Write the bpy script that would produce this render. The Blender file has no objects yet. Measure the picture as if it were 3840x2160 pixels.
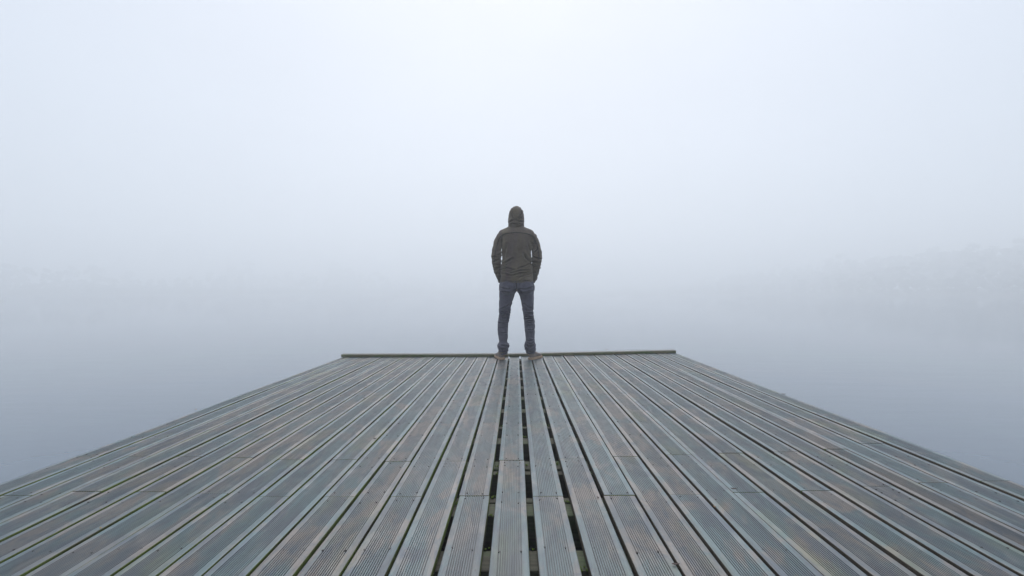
import bpy, bmesh, math, random
from mathutils import Vector, Matrix, noise as mnoise
from mathutils.bvhtree import BVHTree
from mathutils.kdtree import KDTree

R = math.radians
rng = random.Random(7)
scene = bpy.context.scene
C = scene.collection

# ------------------------------------------------------------------ camera
H = 0.7765            # camera height above the deck
TILT = 0.008          # the floating deck leans a little: right side higher
cam_d = bpy.data.cameras.new("camera")
cam_d.lens, cam_d.sensor_width = 18.0, 36.0
cam_d.clip_start, cam_d.clip_end = 0.05, 3000
cam = bpy.data.objects.new("camera", cam_d)
cam.location = (0, 0, H)
cam.rotation_euler = (R(90.507), 0, R(0.776))
C.objects.link(cam)
scene.camera = cam

# ------------------------------------------------------------------ sky and sun (light fog, sun hidden straight ahead)
SUN_EL = R(50)
world = bpy.data.worlds.new("World")
scene.world = world
world.use_nodes = True
wt = world.node_tree
for n in list(wt.nodes):
    wt.nodes.remove(n)
W = wt.nodes.new
wl = wt.links.new
wout = W("ShaderNodeOutputWorld")
sky = W("ShaderNodeTexSky")
sky.sky_type = 'NISHITA'
sky.sun_disc = False
sky.sun_elevation = SUN_EL
sky.sun_rotation = 0.0
sky.dust_density = 3.0
bg_sky = W("ShaderNodeBackground")
bg_sky.inputs[1].default_value = 0.012
wl(sky.outputs[0], bg_sky.inputs[0])
tc = W("ShaderNodeTexCoord")
dotn = W("ShaderNodeVectorMath"); dotn.operation = 'DOT_PRODUCT'
wl(tc.outputs['Generated'], dotn.inputs[0])
dotn.inputs[1].default_value = (0.0, math.cos(R(35)), math.sin(R(35)))
glow = W("ShaderNodeValToRGB")           # overcast layer: brightest round the hidden sun, even and greyer away from it
cr = glow.color_ramp
cr.interpolation = 'B_SPLINE'
cr.elements[0].position = 0.0; cr.elements[0].color = (0.432, 0.483, 0.546, 1)
cr.elements[1].position = 1.0; cr.elements[1].color = (0.503, 0.530, 0.575, 1)
e = cr.elements.new(0.45); e.color = (0.432, 0.483, 0.546, 1)
e = cr.elements.new(0.75); e.color = (0.468, 0.511, 0.580, 1)
e = cr.elements.new(0.92); e.color = (0.503, 0.537, 0.600, 1)
wl(dotn.outputs['Value'], glow.inputs[0])
bg = W("ShaderNodeBackground")
bg.inputs[1].default_value = 0.93
drift = W("ShaderNodeTexNoise"); drift.inputs['Scale'].default_value = 1.7; drift.inputs['Detail'].default_value = 3   # uneven fog bank overhead
dmap = W("ShaderNodeMapping"); dmap.inputs['Scale'].default_value = (1, 1, 2.2)
wl(tc.outputs['Generated'], dmap.inputs['Vector']); wl(dmap.outputs[0], drift.inputs['Vector'])
drr = W("ShaderNodeMapRange"); drr.inputs[1].default_value = 0.3; drr.inputs[2].default_value = 0.7; drr.inputs[3].default_value = 0.955; drr.inputs[4].default_value = 1.045
wl(drift.outputs['Fac'], drr.inputs[0])
dmul = W("ShaderNodeVectorMath"); dmul.operation = 'SCALE'
wl(glow.outputs[0], dmul.inputs[0]); wl(drr.outputs[0], dmul.inputs['Scale'])
wl(dmul.outputs[0], bg.inputs[0])
addw = W("ShaderNodeAddShader")
wl(bg_sky.outputs[0], addw.inputs[0]); wl(bg.outputs[0], addw.inputs[1])
wl(addw.outputs[0], wout.inputs[0])

sun_d = bpy.data.lights.new("sun", 'SUN')
sun_d.energy = 1.4
sun_d.angle = R(60)
sun_d.color = (1.0, 0.955, 0.94)
sun = bpy.data.objects.new("sun", sun_d)
sun.rotation_euler = Vector((0, -math.cos(SUN_EL), -math.sin(SUN_EL))).to_track_quat('-Z', 'Y').to_euler()
sun.location = (0, 60, 60)
C.objects.link(sun)

vs = scene.view_settings
vs.view_transform = 'Standard'
vs.look = 'None'
vs.exposure = 0.60
vs.gamma = 1.0
vs.use_curve_mapping = False
cy = scene.cycles
cy.max_bounces = 12
cy.volume_bounces = 8
cy.diffuse_bounces = 4
cy.glossy_bounces = 4
cy.use_denoising = True
cy.sample_clamp_indirect = 5.0

# ------------------------------------------------------------------ helpers
def obj(name, verts, faces, mats=(), parent=None, slots=None, smooth=False, loc=None):
    me = bpy.data.meshes.new(name)
    me.from_pydata([tuple(v) for v in verts], [], faces)
    for m in (mats if isinstance(mats, (list, tuple)) else [mats]):
        me.materials.append(m)
    if slots:
        for p, s in zip(me.polygons, slots):
            p.material_index = s
    if smooth:
        for p in me.polygons:
            p.use_smooth = True
    me.update()
    o = bpy.data.objects.new(name, me)
    if loc is not None:
        o.location = loc
    C.objects.link(o)
    if parent is not None:
        o.parent = parent
    return o

def tag(o, label=None, cat=None, group=None, kind=None):
    if label: o["label"] = label
    if cat: o["category"] = cat
    if group: o["group"] = group
    if kind: o["kind"] = kind
    return o

def empty(name, loc=(0, 0, 0)):
    o = bpy.data.objects.new(name, None)
    o.empty_display_size = 0.2
    o.location = loc
    C.objects.link(o)
    return o

def box(x0, x1, y0, y1, z0, z1):
    v = [(x0, y0, z0), (x1, y0, z0), (x1, y1, z0), (x0, y1, z0), (x0, y0, z1), (x1, y0, z1), (x1, y1, z1), (x0, y1, z1)]
    f = [(0, 3, 2, 1), (4, 5, 6, 7), (0, 1, 5, 4), (1, 2, 6, 5), (2, 3, 7, 6), (3, 0, 4, 7)]
    return v, f

def ball(c, r, sc=(1, 1, 1), sub=3):
    b_ = bmesh.new()
    bmesh.ops.create_icosphere(b_, subdivisions=sub, radius=r)
    vv = [Vector((q.co.x * sc[0], q.co.y * sc[1], q.co.z * sc[2])) + Vector(c) for q in b_.verts]
    ff = [tuple(q.index for q in fc.verts) for fc in b_.faces]
    b_.free()
    return vv, ff

class Nodes:
    def __init__(self, name):
        self.m = bpy.data.materials.new(name)
        self.m.use_nodes = True
        self.t = self.m.node_tree
        self.b = self.t.nodes["Principled BSDF"]
        self.out = self.t.nodes["Material Output"]
    def n(self, typ, **kw):
        x = self.t.nodes.new(typ)
        for k, v in kw.items():
            setattr(x, k, v)
        return x
    def l(self, a, b):
        self.t.links.new(a, b)
    def noise(self, vec, scale, detail=3, rough=0.55, dist=0.0):
        x = self.n("ShaderNodeTexNoise")
        x.inputs['Scale'].default_value = scale
        x.inputs['Detail'].default_value = detail
        x.inputs['Roughness'].default_value = rough
        x.inputs['Distortion'].default_value = dist
        if vec is not None:
            self.l(vec, x.inputs['Vector'])
        return x.outputs['Fac']
    def ramp(self, fac, stops):
        x = self.n("ShaderNodeValToRGB")
        e = x.color_ramp.elements
        while len(e) < len(stops):
            e.new(0.5)
        for el, (p, c) in zip(e, stops):
            el.position = p
            el.color = (c, c, c, 1) if isinstance(c, (int, float)) else (*c, 1)
        self.l(fac, x.inputs[0])
        return x.outputs[0]
    def mix(self, fac, a, b, mode='MIX'):
        x = self.n("ShaderNodeMix", data_type='RGBA', blend_type=mode)
        for sock, v in ((x.inputs[0], fac), (x.inputs[6], a), (x.inputs[7], b)):
            if isinstance(v, (int, float)):
                sock.default_value = v
            elif isinstance(v, (tuple, list)):
                sock.default_value = (*v, 1)
            else:
                self.l(v, sock)
        return x.outputs[2]
    def math(self, op, a, b=0.0, clamp=False):
        x = self.n("ShaderNodeMath", operation=op, use_clamp=clamp)
        for sock, v in ((x.inputs[0], a), (x.inputs[1], b)):
            if isinstance(v, (int, float)):
                sock.default_value = v
            else:
                self.l(v, sock)
        return x.outputs[0]
    def mapping(self, vec, scale=(1, 1, 1), loc=(0, 0, 0)):
        x = self.n("ShaderNodeMapping")
        x.inputs['Scale'].default_value = scale
        x.inputs['Location'].default_value = loc
        self.l(vec, x.inputs['Vector'])
        return x.outputs[0]
    def bump(self, height, strength, dist):
        x = self.n("ShaderNodeBump")
        x.inputs['Strength'].default_value = strength
        x.inputs['Distance'].default_value = dist
        self.l(height, x.inputs['Height'])
        self.l(x.outputs[0], self.b.inputs['Normal'])

# ------------------------------------------------------------------ materials
def wood(name, kind):
    """kind: top (weathered board), groove (grimy flutes), side (algae on the edges), joist, bar"""
    N = Nodes(name)
    tc = N.n("ShaderNodeTexCoord")
    info = N.n("ShaderNodeObjectInfo")
    rnd = info.outputs['Random']
    off = N.n("ShaderNodeVectorMath", operation='MULTIPLY_ADD')
    comb = N.n("ShaderNodeCombineXYZ")
    for i in range(3):
        N.l(rnd, comb.inputs[i])
    N.l(comb.outputs[0], off.inputs[0])
    off.inputs[1].default_value = (37.0, 91.0, 53.0)
    N.l(tc.outputs['Object'], off.inputs[2])
    P = off.outputs[0]
    if kind in ('joist', 'bar'):
        along, across = 0, 1
    else:
        along, across = 1, 0
    def sc(a, c):
        s = [c, c, c]; s[along] = a
        return tuple(s)
    grain = N.noise(N.mapping(P, sc(2.2, 95)), 1.0, 4, 0.6, 0.4)
    grain2 = N.noise(N.mapping(P, sc(9, 260)), 1.0, 2, 0.5)
    patch = N.noise(N.mapping(P, sc(2.6, 6.5)), 1.0, 4, 0.62, 0.6)
    patch2 = N.noise(N.mapping(P, sc(4.5, 15)), 1.0, 5, 0.68, 0.9)
    fine = N.noise(P, 190.0, 3, 0.7)
    if kind in ('top', 'groove'):
        brown, teal, pale = (0.148, 0.124, 0.105), (0.048, 0.100, 0.112), (0.172, 0.170, 0.164)
        # each board leans to brown or to blue-green; blotches of the other run along it
        lean = N.math('MULTIPLY', N.math('SUBTRACT', rnd, 0.5), 0.10)
        f = N.math('ADD', patch, lean)
        f = N.ramp(f, [(0.41, 0.0), (0.53, 1.0)])
        col = N.mix(f, brown, teal)
        p2 = N.ramp(patch2, [(0.48, 0.0), (0.63, 0.95)])
        col = N.mix(p2, col, (0.048, 0.072, 0.100))
        p3 = N.ramp(N.noise(N.mapping(P, sc(6, 13)), 1.0, 4, 0.6, 0.5), [(0.52, 0.0), (0.72, 0.75)])
        col = N.mix(p3, col, pale)
        # moss film on some boards
        g = N.ramp(N.noise(N.mapping(P, sc(1.5, 4)), 1.0, 3, 0.6, 0.4), [(0.56, 0.0), (0.72, 0.6)])
        col = N.mix(g, col, (0.10, 0.125, 0.05))
        gr = N.ramp(grain, [(0.3, 0.68), (0.66, 1.16)])
        col = N.mix(1.0, col, gr, 'MULTIPLY')
        gr2 = N.ramp(grain2, [(0.3, 0.86), (0.7, 1.1)])
        col = N.mix(1.0, col, gr2, 'MULTIPLY')
        # knots: sparse dark blotches with an uneven rim
        vo = N.n("ShaderNodeTexVoronoi", feature='F1', voronoi_dimensions='2D')
        vo.inputs['Scale'].default_value = 1.0
        vo.inputs['Randomness'].default_value = 1.0
        wob = N.n("ShaderNodeVectorMath", operation='MULTIPLY_ADD')
        nz = N.n("ShaderNodeTexNoise"); nz.inputs['Scale'].default_value = 14.0
        N.l(P, nz.inputs['Vector'])
        N.l(nz.outputs['Color'], wob.inputs[0])
        wob.inputs[1].default_value = (0.5, 0.5, 0.0)
        N.l(N.mapping(P, (9.0, 1.9, 1.0)), wob.inputs[2])
        N.l(wob.outputs[0], vo.inputs['Vector'])
        kn = N.ramp(vo.outputs['Distance'], [(0.07, 0.9), (0.17, 0.65), (0.30, 0.0)])
        sep = N.n("ShaderNodeSeparateColor")
        N.l(vo.outputs['Color'], sep.inputs[0])
        few = N.math('GREATER_THAN', sep.outputs[0], 0.48)
        col = N.mix(N.math('MULTIPLY', kn, few), col, (0.040, 0.058, 0.078))
        # damp stains and worn patches that run across neighbouring boards
        geo = N.n("ShaderNodeNewGeometry")
        wet = N.noise(N.mapping(geo.outputs['Position'], (1.1, 0.8, 0)), 1.0, 5, 0.62, 0.8)
        col = N.mix(N.ramp(wet, [(0.50, 0.0), (0.64, 0.5)]), col, (0.050, 0.076, 0.092))
        dry = N.noise(N.mapping(geo.outputs['Position'], (1.7, 0.9, 0), (7, 3, 0)), 1.0, 5, 0.65, 0.6)
        col = N.mix(N.ramp(dry, [(0.55, 0.0), (0.71, 0.28)]), col, (0.180, 0.162, 0.146))
        # dark pits and specks
        sp = N.ramp(N.noise(N.mapping(P, sc(30, 60)), 1.0, 2, 0.5), [(0.73, 0.0), (0.78, 0.7)])
        col = N.mix(sp, col, (0.035, 0.035, 0.04))
        if kind == 'groove':
            col = N.mix(0.60, col, (0.030, 0.036, 0.040))
        tone = N.math('ADD', N.math('MULTIPLY', rnd, 0.24), 0.88)
        cmb = N.n("ShaderNodeCombineColor")
        for i in range(3):
            N.l(tone, cmb.inputs[i])
        col = N.mix(1.0, col, cmb.outputs[0], 'MULTIPLY')
        N.l(col, N.b.inputs['Base Color'])
        ro = N.ramp(patch2, [(0.3, 0.33), (0.7, 0.50)])
        N.l(ro, N.b.inputs['Roughness'])
        N.b.inputs['Specular IOR Level'].default_value = 0.7
        N.bump(N.math('ADD', N.math('MULTIPLY', grain, 0.7), N.math('MULTIPLY', fine, 0.3)), 0.5, 0.0016)
    elif kind in ('side', 'bare'):
        g = N.ramp(N.noise(N.mapping(P, sc(2.5, 10)), 1.0, 5, 0.65, 0.4), [(0.38, (0.045, 0.038, 0.022)), (0.50, (0.090, 0.120, 0.026)), (0.66, (0.125, 0.18, 0.030))])
        if kind == 'bare':
            g = N.ramp(N.noise(N.mapping(P, sc(2.5, 10)), 1.0, 5, 0.65, 0.4), [(0.40, (0.050, 0.040, 0.032)), (0.58, (0.085, 0.068, 0.052)), (0.72, (0.06, 0.075, 0.03))])
        g = N.mix(N.ramp(fine, [(0.35, 0.35), (0.6, 0.0)]), g, (0.02, 0.025, 0.01))
        N.l(g, N.b.inputs['Base Color'])
        N.b.inputs['Roughness'].default_value = 0.85
        N.b.inputs['Specular IOR Level'].default_value = 0.2
        N.bump(fine, 0.6, 0.003)
    else:
        base = [(0.35, (0.050, 0.045, 0.030)), (0.50, (0.092, 0.092, 0.060)), (0.64, (0.062, 0.100, 0.038))] if kind == 'joist' else \
               [(0.36, (0.160, 0.130, 0.070)), (0.50, (0.140, 0.140, 0.068)), (0.64, (0.080, 0.125, 0.032))]
        col = N.ramp(patch, base)
        col = N.mix(1.0, col, N.ramp(grain, [(0.3, 0.6), (0.66, 1.2)]), 'MULTIPLY')
        col = N.mix(N.ramp(patch2, [(0.55, 0.0), (0.75, 0.7)]), col, (0.035, 0.045, 0.03))
        if kind == 'bar':      # the walked-on top of the kerb is bleached grey
            geo = N.n("ShaderNodeNewGeometry")
            s3 = N.n("ShaderNodeSeparateXYZ")
            N.l(geo.outputs['True Normal'], s3.inputs[0])
            top = N.ramp(s3.outputs['Z'], [(0.5, 0.0), (0.9, 0.7)])
            col = N.mix(top, col, (0.20, 0.195, 0.20))
        N.l(col, N.b.inputs['Base Color'])
        N.b.inputs['Roughness'].default_value = 0.7
        N.b.inputs['Specular IOR Level'].default_value = 0.35
        N.bump(N.math('ADD', N.math('MULTIPLY', grain, 0.7), N.math('MULTIPLY', fine, 0.3)), 0.6, 0.002)
    return N.m

M_top, M_groove, M_side, M_bare = wood("weathered_board", 'top'), wood("grimy_groove", 'groove'), wood("algae_edge", 'side'), wood("dirty_edge", 'bare')
M_joist, M_bar = wood("old_joist", 'joist'), wood("kerb_timber", 'bar')

def cloth(name, col, col2, weave=900.0, rough=0.85, blotch=6.0, sheen=0.15, streak=None):
    N = Nodes(name)
    tc = N.n("ShaderNodeTexCoord")
    P = tc.outputs['Object']
    f = N.ramp(N.noise(P, blotch, 4, 0.6, 0.3), [(0.35, 0.0), (0.68, 1.0)])
    c = N.mix(f, col, col2)
    if streak:
        c = N.mix(N.ramp(N.noise(N.mapping(P, (9, 2, 1.6)), 1.0, 3, 0.6, 0.3), [(0.46, 0.0), (0.62, 0.8)]), c, streak)
    th = N.noise(N.mapping(P, (1, 1, 0.25)), weave, 2, 0.6)
    c = N.mix(1.0, c, N.ramp(th, [(0.3, 0.82), (0.7, 1.15)]), 'MULTIPLY')
    N.l(c, N.b.inputs['Base Color'])
    N.b.inputs['Roughness'].default_value = rough
    N.b.inputs['Specular IOR Level'].default_value = 0.3
    N.b.inputs['Sheen Weight'].default_value = sheen
    N.b.inputs['Sheen Roughness'].default_value = 0.5
    cre = N.noise(N.mapping(P, (1, 1, 1.8)), 24.0, 5, 0.62, 1.0)
    N.bump(N.math('ADD', N.math('MULTIPLY', cre, 0.9), N.math('MULTIPLY', th, 0.1)), 0.8, 0.016)
    return N.m

M_jacket = cloth("jacket_cotton", (0.112, 0.089, 0.056), (0.148, 0.118, 0.083), streak=(0.092, 0.067, 0.064))
M_seam = cloth("seam_thread", (0.020, 0.019, 0.018), (0.026, 0.024, 0.024))
M_jeans = cloth("grey_blue_denim", (0.062, 0.060, 0.088), (0.100, 0.097, 0.132), 1400.0, 0.9, 9.0)
M_shoe = cloth("shoe_suede", (0.17, 0.138, 0.124), (0.22, 0.18, 0.16), 700.0, 0.85, 20.0)

def plain(name, col, rough=0.6, spec=0.4, vary=0.25, scale=30.0, metallic=0.0, sss=0.0):
    N = Nodes(name)
    tc = N.n("ShaderNodeTexCoord")
    f = N.noise(tc.outputs['Object'], scale, 3)
    c = N.mix(N.ramp(f, [(0.3, 0.0), (0.7, 1.0)]), tuple(x * (1 - vary) for x in col), tuple(min(1, x * (1 + vary)) for x in col))
    N.l(c, N.b.inputs['Base Color'])
    N.b.inputs['Roughness'].default_value = rough
    N.b.inputs['Specular IOR Level'].default_value = spec
    N.b.inputs['Metallic'].default_value = metallic
    if sss:
        N.b.inputs['Subsurface Weight'].default_value = sss
        N.b.inputs['Subsurface Radius'].default_value = (0.01, 0.004, 0.002)
    return N.m

M_sole = plain("crepe_sole", (0.40, 0.28, 0.195), 0.8, 0.25, 0.2, 60)
M_skin = plain("skin", (0.46, 0.28, 0.21), 0.5, 0.4, 0.1, 25)
M_hair = plain("hair", (0.035, 0.024, 0.017), 0.5, 0.4, 0.3, 120)
M_screw = plain("rusted_screw", (0.030, 0.026, 0.026), 0.5, 0.5, 0.4, 300, 0.4)
M_dark = plain("pupil", (0.02, 0.015, 0.012), 0.2, 0.5, 0.1)
M_white = plain("eye_white", (0.7, 0.68, 0.65), 0.3, 0.5, 0.05)
M_leafs = [plain("leaf_brown", (0.060, 0.042, 0.038), 0.7, 0.3, 0.35, 80),
           plain("leaf_tan", (0.22, 0.13, 0.06), 0.7, 0.3, 0.3, 80),
           plain("leaf_yellow", (0.28, 0.20, 0.05), 0.7, 0.3, 0.25, 80)]

# water: calm lake, hardly a ripple
NW = Nodes("lake_water")
tcw = NW.n("ShaderNodeTexCoord")
PW = tcw.outputs['Object']
NW.b.inputs['Base Color'].default_value = (0.088, 0.125, 0.170, 1)
NW.b.inputs['Roughness'].default_value = 0.04
NW.b.inputs['IOR'].default_value = 1.42
rip = NW.noise(NW.mapping(PW, (0.5, 1.6, 1)), 1.6, 4, 0.55)
NW.bump(rip, 0.09, 0.02)
M_water = NW.m

NB = Nodes("shore_ground")
tcb = NB.n("ShaderNodeTexCoord")
NB.l(NB.ramp(NB.noise(tcb.outputs['Object'], 0.3, 4), [(0.35, (0.035, 0.042, 0.022)), (0.65, (0.075, 0.07, 0.045))]), NB.b.inputs['Base Color'])
NB.b.inputs['Roughness'].default_value = 0.95
M_shore = NB.m
NL = Nodes("tree_leaves")
tcl = NL.n("ShaderNodeTexCoord")
NL.l(NL.ramp(NL.noise(tcl.outputs['Object'], 0.5, 3), [(0.35, (0.028, 0.040, 0.020)), (0.65, (0.065, 0.072, 0.036))]), NL.b.inputs['Base Color'])
NL.b.inputs['Roughness'].default_value = 0.9
M_leaves = NL.m
M_bark = plain("bark", (0.055, 0.045, 0.036), 0.95, 0.2, 0.3, 3)

# ------------------------------------------------------------------ haze
WATER_Z = -0.44
NH = Nodes("fog_air")
NH.t.nodes.remove(NH.b)
pv = NH.n("ShaderNodeVolumePrincipled")
pv.inputs['Color'].default_value = (0.955, 0.98, 0.995, 1)
pv.inputs['Density'].default_value = 0.0106
pv.inputs['Anisotropy'].default_value = 0.35
NH.l(pv.outputs[0], NH.out.inputs['Volume'])
hv, hf = box(-620, 620, -160, 640, WATER_Z - 1.0, 27.0)
haze = tag(obj("haze", hv, hf, NH.m), "pale white fog hanging over the whole lake", kind="stuff")

# ------------------------------------------------------------------ water, shore, trees
def grid(x0, x1, y0, y1, z, nx, ny):
    v = [(x0 + (x1 - x0) * i / nx, y0 + (y1 - y0) * j / ny, z) for j in range(ny + 1) for i in range(nx + 1)]
    f = [(j * (nx + 1) + i, j * (nx + 1) + i + 1, (j + 1) * (nx + 1) + i + 1, (j + 1) * (nx + 1) + i) for j in range(ny) for i in range(nx)]
    return v, f
v, f = grid(-610, 610, -150, 630, WATER_Z, 16, 16)
tag(obj("lake_water", v, f, M_water), "still grey blue lake fading into the fog", kind="structure")

def shore_d(az):                 # distance of the far shore by compass angle (deg, + = right)
    pts = [(-62, 280), (-45, 308), (-20, 350), (-5, 395), (6, 450), (14, 430), (24, 305), (38, 222), (50, 182), (66, 172)]
    for (a, d), (b, e_) in zip(pts, pts[1:]):
        if a <= az <= b:
            t = (az - a) / (b - a); t = t * t * (3 - 2 * t)
            return d + (e_ - d) * t
    return pts[0][1] if az < pts[0][0] else pts[-1][1]
def polar(az, d, z=0.0):
    return Vector((d * math.sin(R(az)), d * math.cos(R(az)), z))
sv, sf = [], []
azs = [i * 1.0 - 62 for i in range(129)]
prof = [(-1.5, -0.4), (0.5, 0.25), (4, 0.7), (14, 1.1), (45, 2.4), (75, 3.2)]
for a in azs:
    d0 = shore_d(a) + 3.0 * mnoise.noise(Vector((a * 0.35, 3.1, 0)))
    for dd, z in prof:
        sv.append(polar(a, d0 + dd, WATER_Z + z + 0.25 * mnoise.noise(Vector((a * 0.8, dd, 1)))))
n = len(prof)
for i in range(len(azs) - 1):
    for j in range(n - 1):
        sf.append((i * n + j, i * n + j + 1, (i + 1) * n + j + 1, (i + 1) * n + j))
tag(obj("far_shore", sv, sf, M_shore, smooth=True), "low far bank of the lake lost in fog", kind="structure")

def tree_meshes(seed, hgt, wid, nleaf=900):
    r = random.Random(seed)
    tv, tf = [], []
    def limb(p0, p1, r0, r1, k=6):
        b = len(tv)
        ax = (p1 - p0).normalized()
        u = ax.orthogonal().normalized(); w = ax.cross(u)
        for p, rr in ((p0, r0), (p1, r1)):
            for i in range(k):
                a = 2 * math.pi * i / k
                tv.append(p + (u * math.cos(a) + w * math.sin(a)) * rr)
        for i in range(k):
            tf.append((b + i, b + (i + 1) % k, b + k + (i + 1) % k, b + k + i))
    top = Vector((r.uniform(-.4, .4), r.uniform(-.4, .4), hgt * 0.86))
    mid = Vector((r.uniform(-.3, .3), r.uniform(-.3, .3), hgt * 0.4))
    limb(Vector((0, 0, -0.4)), mid, 0.26, 0.17); limb(mid, top, 0.17, 0.04)
    clumps = []
    for i in range(18):
        t = r.uniform(0.06, 0.97)
        a = r.uniform(0, 2 * math.pi)
        rad = wid * math.sin(math.pi * min(0.97, 0.16 + 0.80 * t)) ** 0.7 * r.uniform(0.3, 1.0)
        c = Vector((math.cos(a) * rad, math.sin(a) * rad, hgt * t))
        base = mid.lerp(top, max(0, min(1, t - 0.35)))
        limb(base, c, 0.06, 0.02, 4)
        clumps.append((c, r.uniform(0.7, 1.5) * wid * 0.32))
    lv, lf = [], []
    for i in range(nleaf):
        c, s = r.choice(clumps)
        d = Vector((r.gauss(0, 1), r.gauss(0, 1), r.gauss(0, .8))).normalized() * s * r.uniform(0.2, 1.05)
        p = c + d
        u = Vector((r.gauss(0, 1), r.gauss(0, 1), r.gauss(0, 1))).normalized()
        w = u.orthogonal().normalized()
        q = r.uniform(0.35, 0.8)
        b = len(lv)
        lv += [p - u * q, p + w * q * .7, p + u * q, p - w * q * .7]
        lf.append((b, b + 1, b + 2, b + 3))
    return tv, tf, lv, lf

protos = []
for i, (hg, wd) in enumerate([(12.5, 3.6), (11, 4.2), (13.5, 3.1), (10, 3.4), (14.5, 4.4)]):
    tv, tf, lv, lf = tree_meshes(20 + i, hg, wd)
    mt = bpy.data.meshes.new("trunk"); mt.from_pydata([tuple(q) for q in tv], [], tf); mt.materials.append(M_bark)
    mc = bpy.data.meshes.new("crown"); mc.from_pydata([tuple(q) for q in lv], [], lf); mc.materials.append(M_leaves)
    protos.append((mt, mc))
rt = random.Random(11)
az = -50.0
while az < 1.0:
    back = rt.uniform(0, 1) ** 1.3
    d = shore_d(az) + 5 + 62 * back
    mt, mc = rt.choice(protos)
    s = rt.choice([0.45, 0.55, 0.62, 0.7, 0.8, 0.9]) * 1.42 * (1.0 if az < -20 else 1.15)
    s *= 0.85 + 0.45 * back
    e_ = empty("tree", polar(az, d, WATER_Z + 0.8 + 1.6 * back))
    tag(e_, "faint grey tree on the fogged far shore left of the standing man", "tree", "trees on the far left shore")
    for nm, me in (("trunk", mt), ("crown", mc)):
        o = bpy.data.objects.new(nm, me); C.objects.link(o); o.parent = e_
    e_.rotation_euler.z = rt.uniform(0, 6.28)
    e_.scale = (s * rt.uniform(.9, 1.2), s * rt.uniform(.9, 1.2), s)
    az += rt.choice([0.7, 0.8, 0.95, 1.3]) * (1.9 if -4 < az else 1.0)
# low scrub that closes the foot of the tree line
bv_, bf_ = [], []
az = -58.0
while az < 4:
    d = shore_d(az) + rt.uniform(3, 12)
    hgt = rt.uniform(1.5, 4.5)
    base = polar(az, d, WATER_Z + 0.3)
    for q in range(44):
        c = base + Vector((rt.gauss(0, 2.2), rt.gauss(0, 2.2), abs(rt.gauss(0, .5)) * hgt))
        u = Vector((rt.gauss(0, 1), rt.gauss(0, 1), rt.gauss(0, 1))).normalized(); w = u.orthogonal().normalized()
        sz = rt.uniform(.6, 1.2); b = len(bv_)
        bv_ += [c - u * sz, c + w * sz * .7, c + u * sz, c - w * sz * .7]
        bf_.append((b, b + 1, b + 2, b + 3))
    az += 0.28
tag(obj("shore_scrub", bv_, bf_, M_leaves), "dim low scrub along the far left bank", kind="stuff")
# right-hand wood: one smooth dark mass in the fog, no tree of it can be told apart
wv, wf = [], []
az = 12.0
while az < 60:
    for row in range(6):
        d = shore_d(az) + 4 + row * 18 + rt.uniform(-7, 7)
        mt, mc = rt.choice(protos)
        s = (0.50 + 0.10 * row) * rt.uniform(0.8, 1.2) * min(1.0, 0.4 + (az - 12) / 28.0)
        M = Matrix.Translation(polar(az + rt.uniform(-.4, .4), d, WATER_Z + 0.6 + row * 1.9 * min(1, (az - 10) / 30))) @ Matrix.Rotation(rt.uniform(0, 6.28), 4, 'Z') @ Matrix.Diagonal((s * 1.2, s * 1.2, s, 1))
        for me in (mt, mc):
            b = len(wv)
            wv += [M @ q.co for q in me.vertices]
            wf += [tuple(b + k for k in p.vertices) for p in me.polygons]
    az += 0.95
tag(obj("distant_wood", wv, wf, M_leaves), "dim wooded bank on the right dissolving in fog", kind="stuff")

# ------------------------------------------------------------------ jetty
VX, VY, F = 1946.0, 1097.0, 1920.0       # where the boards meet, in the 3840-wide survey of the photo
def ground(px, py):
    dx, dy = (px - VX) / F, (py - VY) / F
    Y = H / (dy + TILT * dx)
    return Vector((dx * Y, Y))
def xr(r):                                # board line -> sideways position on the deck
    return r * H / (1 + TILT * r)

jetty = empty("jetty", (0, 0, 0))
tag(jetty, "wide wet jetty of grooved grey boards running out over the lake", "jetty")
jetty.rotation_euler.y = -math.atan(TILT)

far_px = [1314.5 + 39.6 * k for k in range(15)] + [1908, 1951, 1992.5, 2032.5, 2071.7, 2111, 2150, 2188, 2225.7, 2264, 2304, 2344, 2382, 2420, 2458, 2496]
def bar_front_y(px):
    return 1340 - (px - 1277) / 628 * 1.5 if px < 1905 else 1338.5 - (px - 1905) / 627 * 15.5
far_r = [(p - VX) / (bar_front_y(p) - VY) for p in far_px]
near_r = [-2.554, -2.397, -2.247, -2.088, -1.929, -1.758, -1.598, -1.441, -1.278, -1.1185, -.957, -.793, -.637, -.4657, -.305, -.126,
          .0555, .242, .4205, .584, .742, .915, 1.075, 1.243, 1.416, 1.603, 1.78, 1.955, 2.10, 2.262, 2.437]
far_x = [xr(-2.74)] + [xr(r) for r in far_r] + [xr(2.615)]
near_x = [xr(-2.714)] + [xr(r) for r in near_r] + [xr(2.63)]
YN, YF = 1.45, 6.2
def line_x(k, y):
    t = (max(y, 1.0) - YN) / (YF - YN)
    return near_x[k] + (far_x[k] - near_x[k]) * t

def bar_y(x):                            # front of the kerb at the far end: two timbers that do not quite line up
    a, m, b = ground(1277, 1340.5), ground(1905, 1338.5), ground(2532, 1323)
    return a.y + (m.y - a.y) * (x - a.x) / (m.x - a.x) if x < m.x else m.y + (b.y - m.y) * (x - m.x) / (b.x - m.x)

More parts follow.
